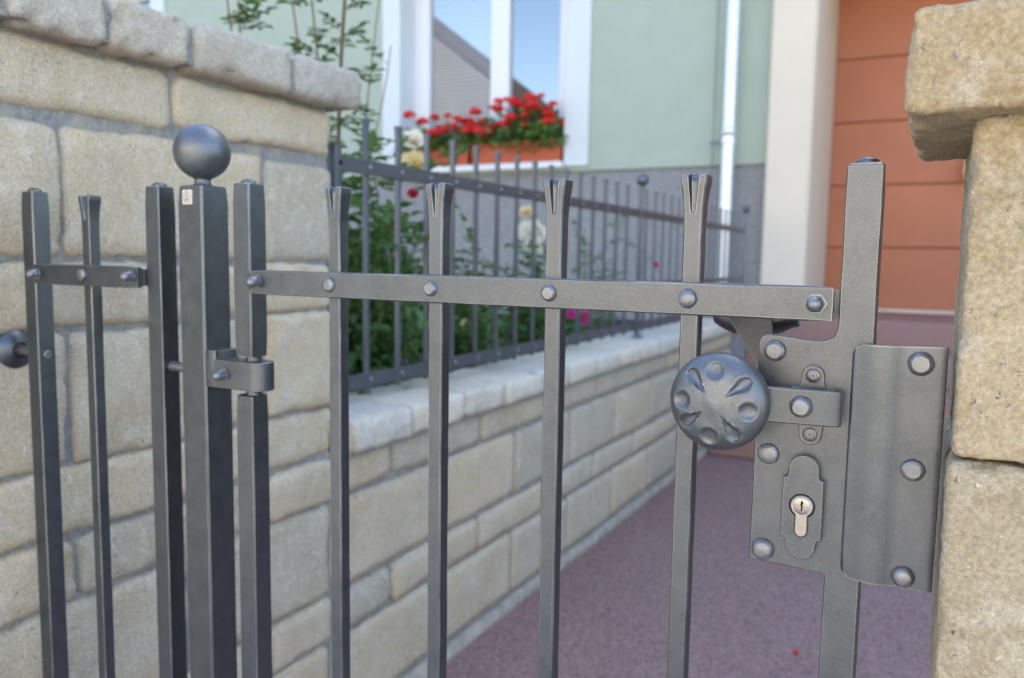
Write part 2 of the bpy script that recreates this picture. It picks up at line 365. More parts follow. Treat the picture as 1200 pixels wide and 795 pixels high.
LOW = [(.570, .657, (1.31, 1.521, 1.94, 2.37, 2.80, 3.25, 3.69, 4.12, 4.56, 5.01)), (.362, .556, (1.305, 1.722, 2.152, 2.575, 3.01, 3.455, 3.89, 4.32, 4.75, 5.01)),
       (.256, .348, (1.31, 1.521, 1.929, 2.36, 2.79, 3.242, 3.68, 4.11, 4.55, 5.01)), (.052, .244, (1.30, 1.71, 2.14, 2.561, 3.0, 3.452, 3.88, 4.31, 4.74, 5.01))]
for z0, z1, js in LOW:
    for a, b in zip(js[:-1], js[1:]):
        sd_ += 1; rg = random.Random(sd_); o = rg.uniform(-.003, .003)
        stone('stone', WX - .09, WX + o, a + .003 + rg.uniform(-.002, .003), b - .003 - rg.uniform(-.002, .003), z0 - rg.uniform(0, .004), z1 + rg.uniform(0, .003), M_STONE, wall, r=.013, seg=.02 if a < 3 else .03, seed=sd_, warp=.004)
    if z1 > .5:      # rear face of the low wall is buried in the bed
        pass
cj = (.22, .475, .640, .787, .938, 1.166, 1.372)
for a, b in zip(cj[:-1], cj[1:]):
    sd_ += 1; stone('coping_stone', WX - TH - .035, WX + .036, a + .0055, b - .0055, 1.388, 1.466, M_COPE, wall, r=.014, seg=.010, seed=sd_, warp=.006, rough=.0035, chip=.012)
MB().add(*boxvf(WX - TH - .02, WX + .024, .23, 1.352, 1.394, 1.452)).obj('coping_mortar', M_MORTAR, wall, smooth=0)
kj = [1.335, 1.553, 1.783, 2.008, 2.238, 2.482, 2.72, 2.955, 3.198, 3.445, 3.69, 3.93, 4.17, 4.41, 4.65, 4.85, 5.04]
for a, b in zip(kj[:-1], kj[1:]):
    sd_ += 1; rg = random.Random(sd_); stone('cap_stone', WX - TH + .01, WX + .040 + rg.uniform(-.004, .004), a + .003, b - .003, .664, .735 + rg.uniform(-.002, .002), M_CAP, wall, r=.012, seg=.014 if a < 2.6 else .022, seed=sd_, warp=.006, rough=.003, chip=.012)
MB().add(*boxvf(WX - TH + .02, WX + .02, 1.345, 5.02, .6525, .722)).obj('cap_mortar', M_MORTAR, wall, smooth=0)

# ------------------------------------------------------------------ right gate pillar
pil = thing('gate_pillar', (.16, .72, 0), 'coarse yellowish stone gate pillar with rounded overhanging coping beside the lock', 'pillar')
PX = .0125
MB().add(*boxvf(PX + .014, .30, .622, .815, 0, 1.178)).obj('mortar_core', M_MORTAR, pil, smooth=0)
for z0, z1, x1, x2, sg in ((.963, 1.186, PX, .205, .0034), (.764, .960, PX - .002, .205, .0038), (.56, .757, PX, .245, .012), (.36, .553, PX, .245, .014), (.18, .353, PX, .245, .014), (0, .173, PX, .245, .014),
                           (.87, 1.17, .21, .31, .014), (.44, .863, .252, .31, .014), (0, .433, .252, .31, .014)):
    sd_ += 1; stone('stone', x1, x2, .600, .822, z0, z1, M_PILLAR, pil, r=.0055, seg=sg, seed=sd_, warp=.0022, rough=.0014, chip=.006, fine=.0011 if sg < .01 else 0)
sd_ += 1; stone('coping_stone', PX - .040, .200, .569, .846, 1.184, 1.249, M_PILLAR, pil, r=.0085, seg=.0034, seed=sd_ + 4, warp=.003, rough=.0018, chip=.006, fine=.0011)
sd_ += 1; stone('coping_stone', .206, .35, .569, .846, 1.184, 1.249, M_PILLAR, pil, r=.011, seg=.014, seed=sd_, warp=.005, rough=.002, chip=.012)

# ------------------------------------------------------------------ forged iron parts
def dome_profile(r, h): return [(r * .98, -.0006), (r, .0002), (r * .97, h * .28), (r * .86, h * .62), (r * .64, h * .88), (r * .34, h * .985), (0.0004, h)]
def rivet(x, y, z, r, h, parent, seed, axis=(0, -1, 0), mat=None, n=14):
    rg = random.Random(seed); r *= rg.uniform(.95, 1.05); h *= rg.uniform(.82, 1.1); fl = rg.uniform(.80, .99); pr = [(a, min(b, h * fl) * rg.uniform(.95, 1.04) + (b * .03)) for a, b in dome_profile(r, h)]
    return MB().add(*lathe((x, y, z), axis, pr, n, .035, rg, phase=rg.random())).obj('rivet', mat or M_RIVET, parent, smooth=28)
def acorn(x, y, z, parent, r=.0068, seed=0):
    mb = MB(); mb.add(*lathe((x, y, z), (0, -1, 0), [(r * 1.12, 0), (r * 1.12, .0008), (r * 1.0, .001), (r * 1.0, .0048), (r * .86, .0056)], 6, phase=.3))
    mb.add(*lathe((x, y, z), (0, -1, 0), [(r * .88, .0050), (r * .88, .0076), (r * .80, .0103), (r * .60, .0124), (r * .3, .0136), (.0003, .0139)], 16))
    return mb.obj('cap_nut', M_RIVET, parent, smooth=30)
def button(x, y, z, parent, r=.0085):
    return MB().add(*lathe((x, y, z), (0, 0, 1), [(r, 0), (r, .0016), (r * .9, .003), (r * .6, .0044), (r * .25, .0051), (.0003, .0052)], 18)).obj('end_button', M_IRON, parent, smooth=30)
def picket(cx, yf, w, z0, z1, seed, groove=True, flare=1.56, fl=.050):
    """forged bar: square below, split and flared head above; front at yf"""
    rg = random.Random(seed); cy = yf + w / 2; rings = []; ch = .0011; zs = []
    n = int((z1 - fl - z0) / .016)
    zs = [(z0 + (z1 - fl - z0) * i / n, 0) for i in range(n)] + [(z1 - fl + fl * t, t) for t in (0, .12, .25, .4, .42, .5, .6, .7, .8, .88, .94, 1.0)]
    for z, t in zs:
        s = 1 + (flare - 1) * (.35 * t ** 1.6 + .65 * t ** 4); sy = 1 + (flare - 1) * .6 * (.35 * t ** 1.6 + .65 * t ** 4); a, b = w / 2 * s, w / 2 * sy
        if t > .92: a -= (t - .92) / .08 * .0012; b -= (t - .92) / .08 * .0012
        g = max(0, (t - .40) / .60) if groove else 0
        gw = .0015 + .0028 * g if g > 0 or t >= .42 else .0010; gd = (.0014 + .0040 * g) if t >= .42 and groove else 0
        j = lambda k=.00022: rg.uniform(-k, k)
        ring = [(-a, -b + ch), (-a + ch, -b), (-gw - .0004, -b), (-gw * .62, -b + gd * .85), (0, -b + gd), (gw * .62, -b + gd * .85), (gw + .0004, -b), (a - ch, -b), (a, -b + ch), (a, b - ch), (a - ch, b), (-a + ch, b), (-a, b - ch)]
        dz = 0
        rings.append([(cx + x + (j() if abs(x) > a * .8 else 0), cy + y, z + (-.0016 * (1 - min(1, abs(x) / a)) if t == 1 and groove else 0) + j(.0003) * t) for x, y in ring])
    top = [(cx + (x - cx) * .78, cy + (y - cy) * .78, z1 + .0010 - (.0018 if abs(x - cx) < w * .25 and groove else 0)) for x, y, z in rings[-1]]
    rings.append(top)
    return loft(rings)

ZB0, ZB1 = 1.0465, 1.0725          # rail
YR, YB, YS = .630, .638, .642      # rail front, bar front, stile front
def rail(name, x0, x1, z0, z1, parent, seed, y0=YR, y1=YB - .0002):
    rg = random.Random(seed); rings = []; n = max(3, int((x1 - x0) / .02)); ch = .0011
    for i in range(n + 1):
        x = x0 + (x1 - x0) * i / n; e = ch * .8 if i in (0, n) else 0; j = lambda: rg.uniform(-.0002, .0002)
        ring = [(y0 + e, z0 + ch), (y0 + ch, z0 + e), (y1 - ch, z0 + e), (y1 - e, z0 + ch), (y1 - e, z1 - ch), (y1 - ch, z1 - e), (y0 + ch, z1 - e), (y0 + e, z1 - ch)]
        rings.append([(x, y + j() * .5, z + j()) for y, z in ring])
    return MB().add(*loft(rings)).obj(name, M_IRON, parent)

# --- gate leaf
gate = thing('garden_gate', (-.67, .655, 0), 'grey forged iron gate leaf with split-head bars, riveted rail, round knob and lock', 'gate')
top_rail = rail('rail', -.6545, -.0700, ZB0, ZB1, gate, 3)
low_rail = rail('rail', -.6545, -.0700, .150, .176, gate, 4)
for i, x in enumerate((-.5465, -.4233, -.3006, -.1785)):
    b = MB().add(*picket(x, YB, .0148, .085, 1.1575, 10 + i)).obj('bar', M_IRON, gate)
    rivet(x + .0005, YR, 1.0597, .0078, .0052, b, 30 + i); rivet(x, YR, .163, .0078, .0052, b, 40 + i)
SX = -.6803      # hinge stile
st = MB().add(*sqbar(SX, YS + .0125, .0255, .025, .9755, 1.1655, seed=5)).obj('hinge_stile', M_IRON, gate); button(SX, YS + .0125, 1.1662, st)
MB().add(*sqbar(SX, YS + .0125, .0255, .025, .06, .9310, seed=6)).obj('hinge_stile', M_IRON, gate)
for z in (ZB0, .150):
    MB().add(*bevbox(-.6677, -.632, YB, YB + .006, z + .003, z + .023, .0008)).obj('rail_tab', M_IRON, gate)
    MB().add(*bevbox(-.092, -.0668, YB + .011, YB + .019, z + .003, z + .023, .0008)).obj('rail_tab', M_IRON, gate)
    acorn(-.6445, YR, z + .0135, gate); acorn(-.0815, YR, z + .0130, gate, r=.0070)
LX = -.0540      # lock stile
ls = MB().add(*sqbar(LX, YS + .0125, .0250, .025, .06, 1.1620, seed=7)).obj('lock_stile', M_IRON, gate); button(LX, YS + .0125, 1.1627, ls, .0082)
# --- lock plate with box behind
rg = random.Random(8)
def rounded(x0, x1, z0, z1, r, corners='abcd', k=5):
    pts = []
    for cx, cz, a0, cn in ((x1 - r, z1 - r, 0, 'b'), (x0 + r, z1 - r, 90, 'a'), (x0 + r, z0 + r, 180, 'd'), (x1 - r, z0 + r, 270, 'c')):
        rr = r if cn in corners else .0012
        ccx = cx + (r - rr) * (1 if cn in 'bc' else -1); ccz = cz + (r - rr) * (1 if cn in 'ab' else -1)
        for i in range(k + 1):
            th = R(a0 + 90 * i / k); pts.append((ccx + rr * math.cos(th), ccz + rr * math.sin(th)))
    return pts
PO = [(-.0665, 1.1610), (-.0668, 1.13), (-.0664, 1.10), (-.0667, 1.07), (-.0665, 1.0480), (-.0668, 1.0410), (-.0688, 1.0352), (-.0730, 1.0325), (-.080, 1.0312), (-.092, 1.0322), (-.105, 1.0335), (-.117, 1.0342), (-.1215, 1.0325), (-.1236, 1.0280),
      (-.1232, 1.0), (-.1236, .96), (-.1230, .92), (-.1234, .88), (-.1232, .8545), (-.1224, .8532), (-.11, .8529), (-.095, .8524), (-.08, .8520), (-.0690, .8518), (-.0668, .8512), (-.0665, .8490), (-.0665, .8350), (-.0667, .70), (-.0664, .5), (-.0665, .065), (-.0414, .065), (-.0416, .3), (-.0413, .6), (-.0415, .8), (-.0413, 1.0460), (-.0416, 1.08), (-.0413, 1.12), (-.0415, 1.1610)]
lock = MB().add(*plate(PO, YS - .0012, YS + .0030, .0009)).obj('lock_plate', M_IRON, gate)
MB().add(*bevbox(-.118, .004, YS + .0045, YS + .032, .858, 1.028, .0015)).obj('lock_case', M_IRON, gate)
YL = YS - .0012
for i, (x, z, h) in enumerate(((-.1108, 1.0215, .0062), (-.1118, .9405, .0046), (-.1128, .8632, .0060))):
    rivet(x, YL, z, .0086, h, lock, 60 + i)
# --- folded cover over the bolt
prof = [(-.0552, .0015), (-.0550, .0036), (-.0540, .0047), (-.0500, .0055), (-.046, .0066), (-.042, .0077), (-.038, .0085), (-.034, .0087), (-.030, .0081), (-.0265, .0070), (-.023, .0057), (-.0195, .0047), (-.016, .0044), (-.012, .0045), (-.002, .0046), (.0040, .0045), (.0060, .0040), (.0068, .0026)]
xl, CR = -.0552, .0095
def zt(x):
    d = x - xl
    return 0 if d >= CR else CR - math.sqrt(max(0, CR * CR - (CR - d) ** 2))
cols = []
xs = []
for i in range(len(prof) - 1):
    a, b = prof[i], prof[i + 1]; m = 3 if b[0] - a[0] > .002 else 1
    for k in range(m): t = k / m; xs.append((a[0] + (b[0] - a[0]) * t, a[1] + (b[1] - a[1]) * t))
xs.append(prof[-1])
rings = []
for x, o in xs:
    top = 1.0318 - zt(x) - .0010 * math.sin((x + .055) * 70) * .6; bot = .8535 + zt(x) + (x + .055) * -.004; yf = YL - o; yb = yf + .0026
    m = 12; fr = [(x, yf + (.0006 if k in (0, m) else 0) + nz((x, 0, k), 40, 3) * .0003, bot + (top - bot) * k / m + (.0004 if k == 0 else -.0004 if k == m else 0)) for k in range(m + 1)]
    rings.append(fr + [(x, yb, top), (x, yb, bot)])
cov = MB().add(*loft(rings)).obj('bolt_cover', M_IRON, gate, smooth=40)
for i, (x, z) in enumerate(((-.0098, 1.0195), (-.0105, .9425), (-.0122, .8625))): rivet(x, YL - .0046, z, .0084, .0056, cov, 70 + i)
# --- strap arm, its rose plate and screws, the knob
def arc(cx, cz, r, a0, a1, n): return [(cx + r * math.cos(R(a0 + (a1 - a0) * i / n)), cz + r * math.sin(R(a0 + (a1 - a0) * i / n))) for i in range(n + 1)]
RX = -.0818
ro = arc(RX, 1.0045, .0082, 0, 180, 10) + [(RX - .0086, .9990), (RX - .0100, .9955)] + arc(RX, .982, .0200, 137, 180, 5) + arc(RX, .982, .0200, 180, 223, 5)[1:] + [(RX - .0100, .9685), (RX - .0086, .9650)] + arc(RX, .9595, .0082, 180, 360, 10) + [(RX + .0086, .9650), (RX + .0100, .9685)] + arc(RX, .982, .0200, -43, 43, 9) + [(RX + .0100, .9955), (RX + .0086, .9990)]
rose = MB().add(*plate(ro, YL - .0028, YL, .0007)).obj('knob_rose', M_IRON, gate)
for z in (1.0045, .9595):
    s_ = MB().add(*lathe((RX, YL - .0028, z), (0, -1, 0), [(.0046, -.0004), (.0046, .0002), (.0042, .0004), (.0019, .0004), (.0017, -.0012), (.0003, -.0013)], 18)).obj('screw', M_IRON, rose)
    MB().add(*lathe((RX, YL - .0028, z), (0, -1, 0), [(.0053, -.0002), (.0053, .00012), (.0047, .00013), (.0047, -.0002)], 20)).obj('screw_recess', M_DARKHOLE, rose)
pth = [(-.0592, YL - .0120), (-.0606, YL - .0138), (-.0630, YL - .0152), (-.0660, YL - .0164), (-.0740, YL - .0185), (-.090, YL - .0215), (-.110, YL - .0245), (-.130, YL - .0280), (-.148, YL - .0300)]
rings = []
for i, (x, y) in enumerate(pth):
    a = Vector(pth[max(0, i - 1)]); b = Vector(pth[min(len(pth) - 1, i + 1)]); d = (b - a).normalized(); nrm = Vector((d.y, -d.x)); nrm = -nrm if nrm.y > 0 and i > 2 else nrm
    if nrm.dot(Vector((.3, -1))) < 0: nrm = -nrm
    hz = .0134 - (.0003 if i < 2 else 0); zc = .9825 + .0012 * (i / 8); t = .0036; e = .0009
    f = Vector((x, y)); bk = f - nrm * t
    rings.append([(f.x, f.y, zc - hz + e), (f.x - nrm.x * e, f.y - nrm.y * e, zc - hz), (bk.x, bk.y, zc - hz), (bk.x, bk.y, zc + hz), (f.x - nrm.x * e, f.y - nrm.y * e, zc + hz), (f.x, f.y, zc + hz - e)])
MB().add(*lathe((-.0850, YL - .0020, .9830), (0, -1, 0), [(.0115, 0), (.0115, .0155)], 24)).obj('knob_pivot', M_IRON, gate)
arm = MB().add(*loft(rings)).obj('knob_arm', M_IRON, gate)
rivet(-.0868, YL - .0208, .9833, .0084, .0056, arm, 81)
KR = .0372; KC = Vector((-.1428, .6010, .9848)); kn = 112; kr = 40; verts = []; faces = []
tear = [R(a) for a in (38, 131, 216, 304)]; circ = [R(a) for a in (91, 352, 262, 178)]
def knob_h(u, v):
    r = math.hypot(u, v); th = math.atan2(v, u); h = .0172 * math.sqrt(max(0, 1 - min(1, r / 1.0) ** 2.5)) + .0012 * math.exp(-(r / .2) ** 2)
    for a in circ:
        d = math.hypot(u - .66 * math.cos(a), v - .66 * math.sin(a)) / .165
        if d < 1.35: h -= .0031 * max(0, 1 - (d / 1.1) ** 3) if d < 1.1 else 0; h += .00025 * math.exp(-((d - 1.2) / .15) ** 2)
    for a in tear:
        p = u * math.cos(a) + v * math.sin(a); q = -u * math.sin(a) + v * math.cos(a)
        if .24 < p < .86:
            t = (p - .24) / .60; wd = .140 * (min(1, t / .72) ** 1.1) if t < .72 else .140 * math.sqrt(max(0, 1 - ((t - .72) / .30) ** 2))
            if wd > .005:
                d = abs(q) / wd
                if d < 1: h -= .0036 * min(1, wd / .08) * (1 - d ** 3) ** .8
                elif d < 1.5: h += .0002
    return h
for i in range(kr + 1):
    s = i / kr; r = math.sin(s * math.pi / 2) * .5 + s * .5; r = min(r, 1)
    for k in range(kn):
        th = 2 * math.pi * k / kn; u, v = r * math.cos(th), r * math.sin(th)
        verts.append((KC.x + u * KR, KC.y - knob_h(u, v) + nz((u, v, 0), 5, 2) * .0003, KC.z + v * KR))
for i in range(kr):
    for k in range(kn): faces.append((i * kn + k, i * kn + (k + 1) % kn, (i + 1) * kn + (k + 1) % kn, (i + 1) * kn + k))
base = len(verts) - kn
for rr, dy in ((1.0, .0022), (.97, .0042), (.85, .0058), (.45, .0068), (.40, .0120), (.02, .0122)):
    for k in range(kn): th = 2 * math.pi * k / kn; verts.append((KC.x + rr * KR * math.cos(th), KC.y + dy, KC.z + rr * KR * math.sin(th)))
    b2 = len(verts) - kn
    for k in range(kn): faces.append((base + k, base + (k + 1) % kn, b2 + (k + 1) % kn, b2 + k))
    base = b2
MB().add(verts, faces).obj('knob', M_KNOB, gate, smooth=60)
# --- cylinder escutcheon
EX = -.0842
eo = [(EX - .0150, .9125 + .013), (EX - .0150, .8845)] + [(EX - .0150, .8790), (EX - .0122, .8785), (EX - .0113, .8765)] + arc(EX, .8735, .0112, 180, 360, 12) + [(EX + .0113, .8765), (EX + .0122, .8785), (EX + .0150, .8790), (EX + .0150, .9255), (EX + .0122, .9260), (EX + .0113, .9280)] + arc(EX, .9330, .0112, 0, 180, 12) + [(EX - .0113, .9280), (EX - .0122, .9260)]
esc = MB().add(*plate(eo, YL - .0075, YL, .0008)).obj('escutcheon', M_IRON, gate)
CZ = .9045
def euro(s): return arc(EX, CZ, .0085 * s + (s - 1) * .004, -56, 236, 20) + [(EX - .0047 * s, CZ - .0078)] + arc(EX, CZ - .0195, .0048 * s, 180, 360, 8) + [(EX + .0047 * s, CZ - .0078)]
MB().add(*plate(euro(1.09), YL - .00765, YL - .003, .0001)).obj('cylinder_recess', M_DARKHOLE, esc)
cyl = MB().add(*plate(euro(1.0), YL - .0086, YL - .003, .0008)).obj('lock_cylinder', M_CYL, gate)
MB().add(*lathe((EX, YL - .0086, CZ), (0, -1, 0), [(.0064, -.0004), (.0064, .0003), (.0060, .0005), (.0003, .0005)], 24)).obj('cylinder_plug', M_CYL, cyl)
kh = [(EX - .0006, CZ + .0044), (EX + .0007, CZ + .0044), (EX + .0012, CZ + .0026), (EX + .0004, CZ + .0012), (EX + .0009, CZ - .0006), (EX + .0002, CZ - .0034), (EX - .0008, CZ - .0034), (EX - .0003, CZ - .0008), (EX - .0010, CZ + .0010)]
MB().add(*plate(kh, YL - .0094, YL - .0088, .00005)).obj('keyhole', M_DARKHOLE, cyl)
# --- inner handle behind the leaf: curled grip on a tapering strap
mb = MB(); rings = []
for i in range(17):
    t = i / 16; x = -.178 + .072 * t; rad = .0125 * (.75 + .6 * math.sin(math.pi * min(1, t * 1.1)) ** .7); zc = 1.0435 - .004 * math.sin(math.pi * t); yc = .722
    ring = []
    for k in range(15):
        a = R(-15 + 215 * k / 14); ring.append((x, yc - rad * math.cos(a), zc - rad * math.sin(a) * .95))
    for k in range(14, -1, -1):
        a = R(-15 + 215 * k / 14); r2 = rad - .0022; ring.append((x, yc - r2 * math.cos(a), zc - r2 * math.sin(a) * .95))
    rings.append(ring)
mb.add(*loft(rings))
grip = mb.obj('inner_grip', M_IRON, gate, smooth=50)
rings = []
for i in range(13):
    t = i / 12; z = 1.060 - .090 * t; y = .6945 + .004 * math.sin(math.pi * t) - .012 * max(0, t - .6); x0 = -.1725 + .056 * t; x1 = -.1265 + .012 * t
    rings.append([(x0, y, z), (x0 + .001, y - .0010, z), (x1 - .001, y - .0010, z), (x1, y, z), (x1, y + .002, z), (x0, y + .002, z)])
MB().add(*loft(rings)).obj('inner_strap', M_IRON, gate, smooth=40)
MB().add(*bevbox(-.130, -.108, .672, .694, .966, .992, .001)).obj('handle_mount', M_IRON, gate)

# --- gate post with ball, hinge and maker's badge
post = thing('gate_post', (-.761, .662, 0), 'square grey iron gate post topped by a ball and carrying the hinge', 'gate post')
PXC, PYC = -.7608, YS + .020
MB().add(*sqbar(PXC, PYC, .0402, .040, -.05, 1.165, ch=.0020, seed=11)).obj('post_shaft', M_IRON, post)
br = .0316; bz = 1.2052; pr = [(.0120, 1.1655), (.0098, 1.1685), (.0086, 1.1725)]
a0 = math.acos(.0095 / br); pr += [(.0092, bz - br * math.sin(a0) - .0008)] + [(br * math.cos(a), bz + br * math.sin(a)) for a in [(-a0 + .06) + (math.pi / 2 + a0 - .06) * i / 22 for i in range(22)]] + [(.0004, bz + br)]
MB().add(*lathe((PXC, PYC, 0), (0, 0, 1), pr, 40)).obj('ball_finial', M_KNOB, post, smooth=60)
hb = MB(); hb.add(*bevbox(-.7412, -.7250, YS + .0006, YS + .036, .9370, .9790, .0012)); hb.obj('hinge_block', M_IRON, post)
def strap_ring(o, z0, z1, zc):
    pts = []
    x0 = -.7245; cx, cy, r = -.6690, YS + .0135, .0155 + o
    pts = [(x0, cy - r)] + [(cx + r * math.cos(R(a)), cy + r * math.sin(R(a))) for a in range(-90, 91, 12)] + [(x0, cy + r)]
    return pts
so_ = strap_ring(0, 0, 0, 0); rings = []
for z, e in ((.9375, .0008), (.9383, 0), (.9690, 0), (.9698, .0008)):
    rings.append([(x - (e if x > -.70 else -e), y + (e if y < YS + .0135 else -e), z) for x, y in so_])
hs = MB().add(*loft(rings)).obj('hinge_strap', M_IRON, post, smooth=30)
acorn(-.7095, YS - .0020, .9530, hs, r=.0068)
MB().add(*lathe((-.6770, YS + .0125, .918), (0, 0, 1), [(.0072, 0), (.0072, .0130), (.0086, .0140), (.0086, .0185), (.0072, .0195), (.0072, .0518), (.0086, .0524), (.0086, .0566), (.0074, .0575), (.0074, .0700)], 20)).obj('hinge_pin', M_IRON, post)
bd = MB().add(*bevbox(-.7706, -.7556, YS - .0010, YS + .001, 1.1445, 1.1608, .0003)).obj('maker_badge', M_STICK, post)
ym = YS - .00125; mk = MB(); bx_, bz_ = -.7631, 1.1538
outer = arc(bx_, bz_, .0054, -50, 230, 24); inner = arc(bx_, bz_, .0047, 230, -50, 24)
n = len(outer); vv = [(x, ym, z) for x, z in outer] + [(x, ym, z) for x, z in inner[::-1]]
mk.add(vv, [(i, i + 1, n + i + 1, n + i) for i in range(n - 1)])
def stroke(x0, z0, x1, z1, wd=.0006):
    d = Vector((x1 - x0, z1 - z0)).normalized(); p = Vector((-d.y, d.x)) * wd / 2
    mk.add([(x0 + p.x, ym, z0 + p.y), (x1 + p.x, ym, z1 + p.y), (x1 - p.x, ym, z1 - p.y), (x0 - p.x, ym, z0 - p.y)], [(0, 1, 2, 3)])
for s in ((-.0016, -.0040, -.0016, .0020), (-.0016, .0020, .0006, .0034), (.0006, .0034, .0016, .0018), (.0016, .0018, -.0008, .0004), (-.0008, .0004, .0020, -.0010), (.0020, -.0010, .0012, -.0036), (.0012, -.0036, -.0016, -.0040), (-.0050, -.0046, .0050, -.0046)):
    stroke(bx_ + s[0], bz_ + s[1], bx_ + s[2], bz_ + s[3])
for i in range(6):
    stroke(bx_ - .0050 + i * .0019, bz_ - .0076, bx_ - .0050 + i * .0019, bz_ - .0060, .0005)
    if i % 2: stroke(bx_ - .0050 + i * .0019, bz_ - .0061, bx_ - .0040 + i * .0019, bz_ - .0061, .0005)
mk.obj('badge_print', M_INK, bd, smooth=0)

# --- side panel between post and wall
sp = thing('gate_side_panel', (-.95, .655, 0), 'narrow iron panel of three bars and short riveted rail between gate post and wall', 'railing')
s1 = MB().add(*sqbar(-1.0695, YS + .012, .0245, .024, .06, 1.166, seed=21)).obj('square_bar', M_IRON, sp); button(-1.0695, YS + .012, 1.1668, s1)
s3 = MB().add(*sqbar(-.8247, YS + .012, .0245, .024, .06, 1.166, seed=22)).obj('square_bar', M_IRON, sp); button(-.8247, YS + .012, 1.1668, s3)
rl = rail('rail', -1.0420, -.8385, ZB0, ZB1, sp, 23); rail('rail', -1.0420, -.8385, .150, .176, sp, 24)
tb = MB().add(*picket(-.9430, YB, .0148, .085, 1.1575, 25)).obj('split_head_bar', M_IRON, sp); rivet(-.9405, YR, 1.0605, .0078, .0052, tb, 26)
for x0, x1 in ((-1.0575, -1.020), (-.860, -.8368)): MB().add(*bevbox(x0, x1, YB, YB + .006, ZB0 + .003, ZB0 + .023, .0008)).obj('rail_tab', M_IRON, sp)
acorn(-1.0325, YR, 1.0595, sp); acorn(-.8475, YR, 1.0605, sp)
MB().add(*lathe((-.8130, YS + .013, .9535), (1, 0, 0), [(.0062, -.002), (.0062, .0330)], 18)).obj('spacer_pin', M_RIVET, sp)
MB().add(*lathe((-1.0572, YS + .011, .9505), (1, 0, 0), [(.0052, 0), (.0052, .0030), (.0046, .0036), (.0022, .0036), (.0020, .0015), (.0003, .0014)], 18)).obj('socket_screw', M_RIVET, sp)
ros = MB().add(*lathe((WX - .002, YS + .010, .953), (1, 0, 0), [(.0265, 0), (.0268, .003), (.0240, .0065), (.0150, .0105), (.0112, .0118), (.0100, .0100), (.0090, .0060)], 32)).obj('wall_rosette', M_IRON, sp, smooth=40)
MB().add(*lathe((WX - .01, YS + .011, .953), (1, 0, 0), [(.0068, 0), (.0068, .050)], 18)).obj('wall_pin', M_RIVET, sp)

# ------------------------------------------------------------------ fence on the low wall
FX = -1.214
fen = thing('wall_fence', (FX, 3.5, .735), 'dark grey iron fence with upright bars standing on the low wall cap', 'fence')
def yrail(name, y0, y1, z0, z1, par): return MB().add(*bevbox(FX - .007, FX, y0, y1, z0, z1, .001, 1)).obj(name, M_IRON_FENCE, par)
r1 = yrail('top_rail', 1.415, 5.62, 1.279, 1.314, fen); r2 = yrail('bottom_rail', 1.415, 5.62, .772, .806, fen)
r3 = yrail('middle_rail', 3.78, 5.62, .960, .985, fen)
proto = None; rp = None
def fbar():
    return MB().add(*picket(FX - .0145, 0, .0122, .758, 1.412, 91, groove=False, flare=1.5, fl=.04))
k = 0; y = 1.551
while y < 5.62:
    if abs(y - 3.49) > .03:
        if proto is None:
            proto = fbar().obj('bar', M_IRON_FENCE, fen); base_z = wpos(proto).z; proto.location.y = y - wpos(fen).y
        else: copy_at(proto, (FX - .0145, y, base_z), fen)
        for rr, z in ((r1, 1.2965), (r2, .789)):
            if rp is None: rp = rivet(FX + .0, y, z, .0072, .0045, rr, 95, axis=(1, 0, 0), mat=M_RIVET, n=10); 
            else: copy_at(rp, (FX + .002, y, z), rr)
    y += .1285
for yy, zb in ((1.428, .735), (3.49, .733), (5.635, .70)):
    s = .024 if yy < 2 else .013
    p_ = MB().add(*bevbox(FX - .006 - s / 2, FX - .006 + s / 2 if yy < 2 else FX + .008, yy - s / 2, yy + s / 2, zb - .01, 1.412 if yy > 2 else 1.335, .001)).obj('post', M_IRON_FENCE, fen)
    if yy > 2:
        MB().add(*lathe((FX + .004, yy, 1.40), (0, 0, 1), [(.010, 0), (.009, .010)] + [(.028 * math.cos(a), .044 + .028 * math.sin(a)) for a in [-1.2 + 2.77 * i / 12 for i in range(12)]] + [(.0004, .072)], 20)).obj('ball_finial', M_IRON_FENCE, p_, smooth=60)
        MB().add(*lathe((FX + .004, yy, zb), (0, 0, 1), [(.034, 0), (.034, .004), (.020, .008), (.014, .016), (.012, .03)], 20)).obj('foot_plate', M_IRON_FENCE, p_)
b_ = MB().add(*lathe((FX, 1.436, 1.2965), (1, 0, 0), dome_profile(.010, .007), 8)).obj('bolt', M_DARKHOLE, r1)

# ------------------------------------------------------------------ house
house = thing('house', (-2, 9, 0), 'mint green house with grey roughcast base, white window and orange brown entrance door', 'house')
HX0, HX1, HY0, HY1, HZ = -14.0, 9.0, 6.0, 13.5, 7.4
def bx(name, mat, x0, x1, y0, y1, z0, z1, par=None, b=0): 
    mb = MB(); mb.add(*(bevbox(x0, x1, y0, y1, z0, z1, b, 1) if b else boxvf(x0, x1, y0, y1, z0, z1))); return mb.obj(name, mat, par or house, smooth=0 if not b else 35)
W1 = (-4.357, -2.735, 1.852, 3.62); W2 = (-9.20, -7.60, 1.852, 3.95); PT = (-1.152, 1.95, 3.55); PZ = 1.787
mb = MB()
for x0, x1, z0, z1 in ((HX0, W2[0], PZ, HZ), (W2[0], W2[1], PZ, W2[2]), (W2[0], W2[1], W2[3], HZ), (W2[1], W1[0], PZ, HZ), (W1[0], W1[1], PZ, W1[2]), (W1[0], W1[1], W1[3], HZ), (W1[1], PT[0], PZ, HZ), (PT[0], PT[1], PT[2], HZ), (PT[1], HX1, PZ, HZ)):
    mb.add(*boxvf(x0, x1, HY0, HY0 + .32, z0, z1))
mb.obj('wall', M_GREEN, house, smooth=0)
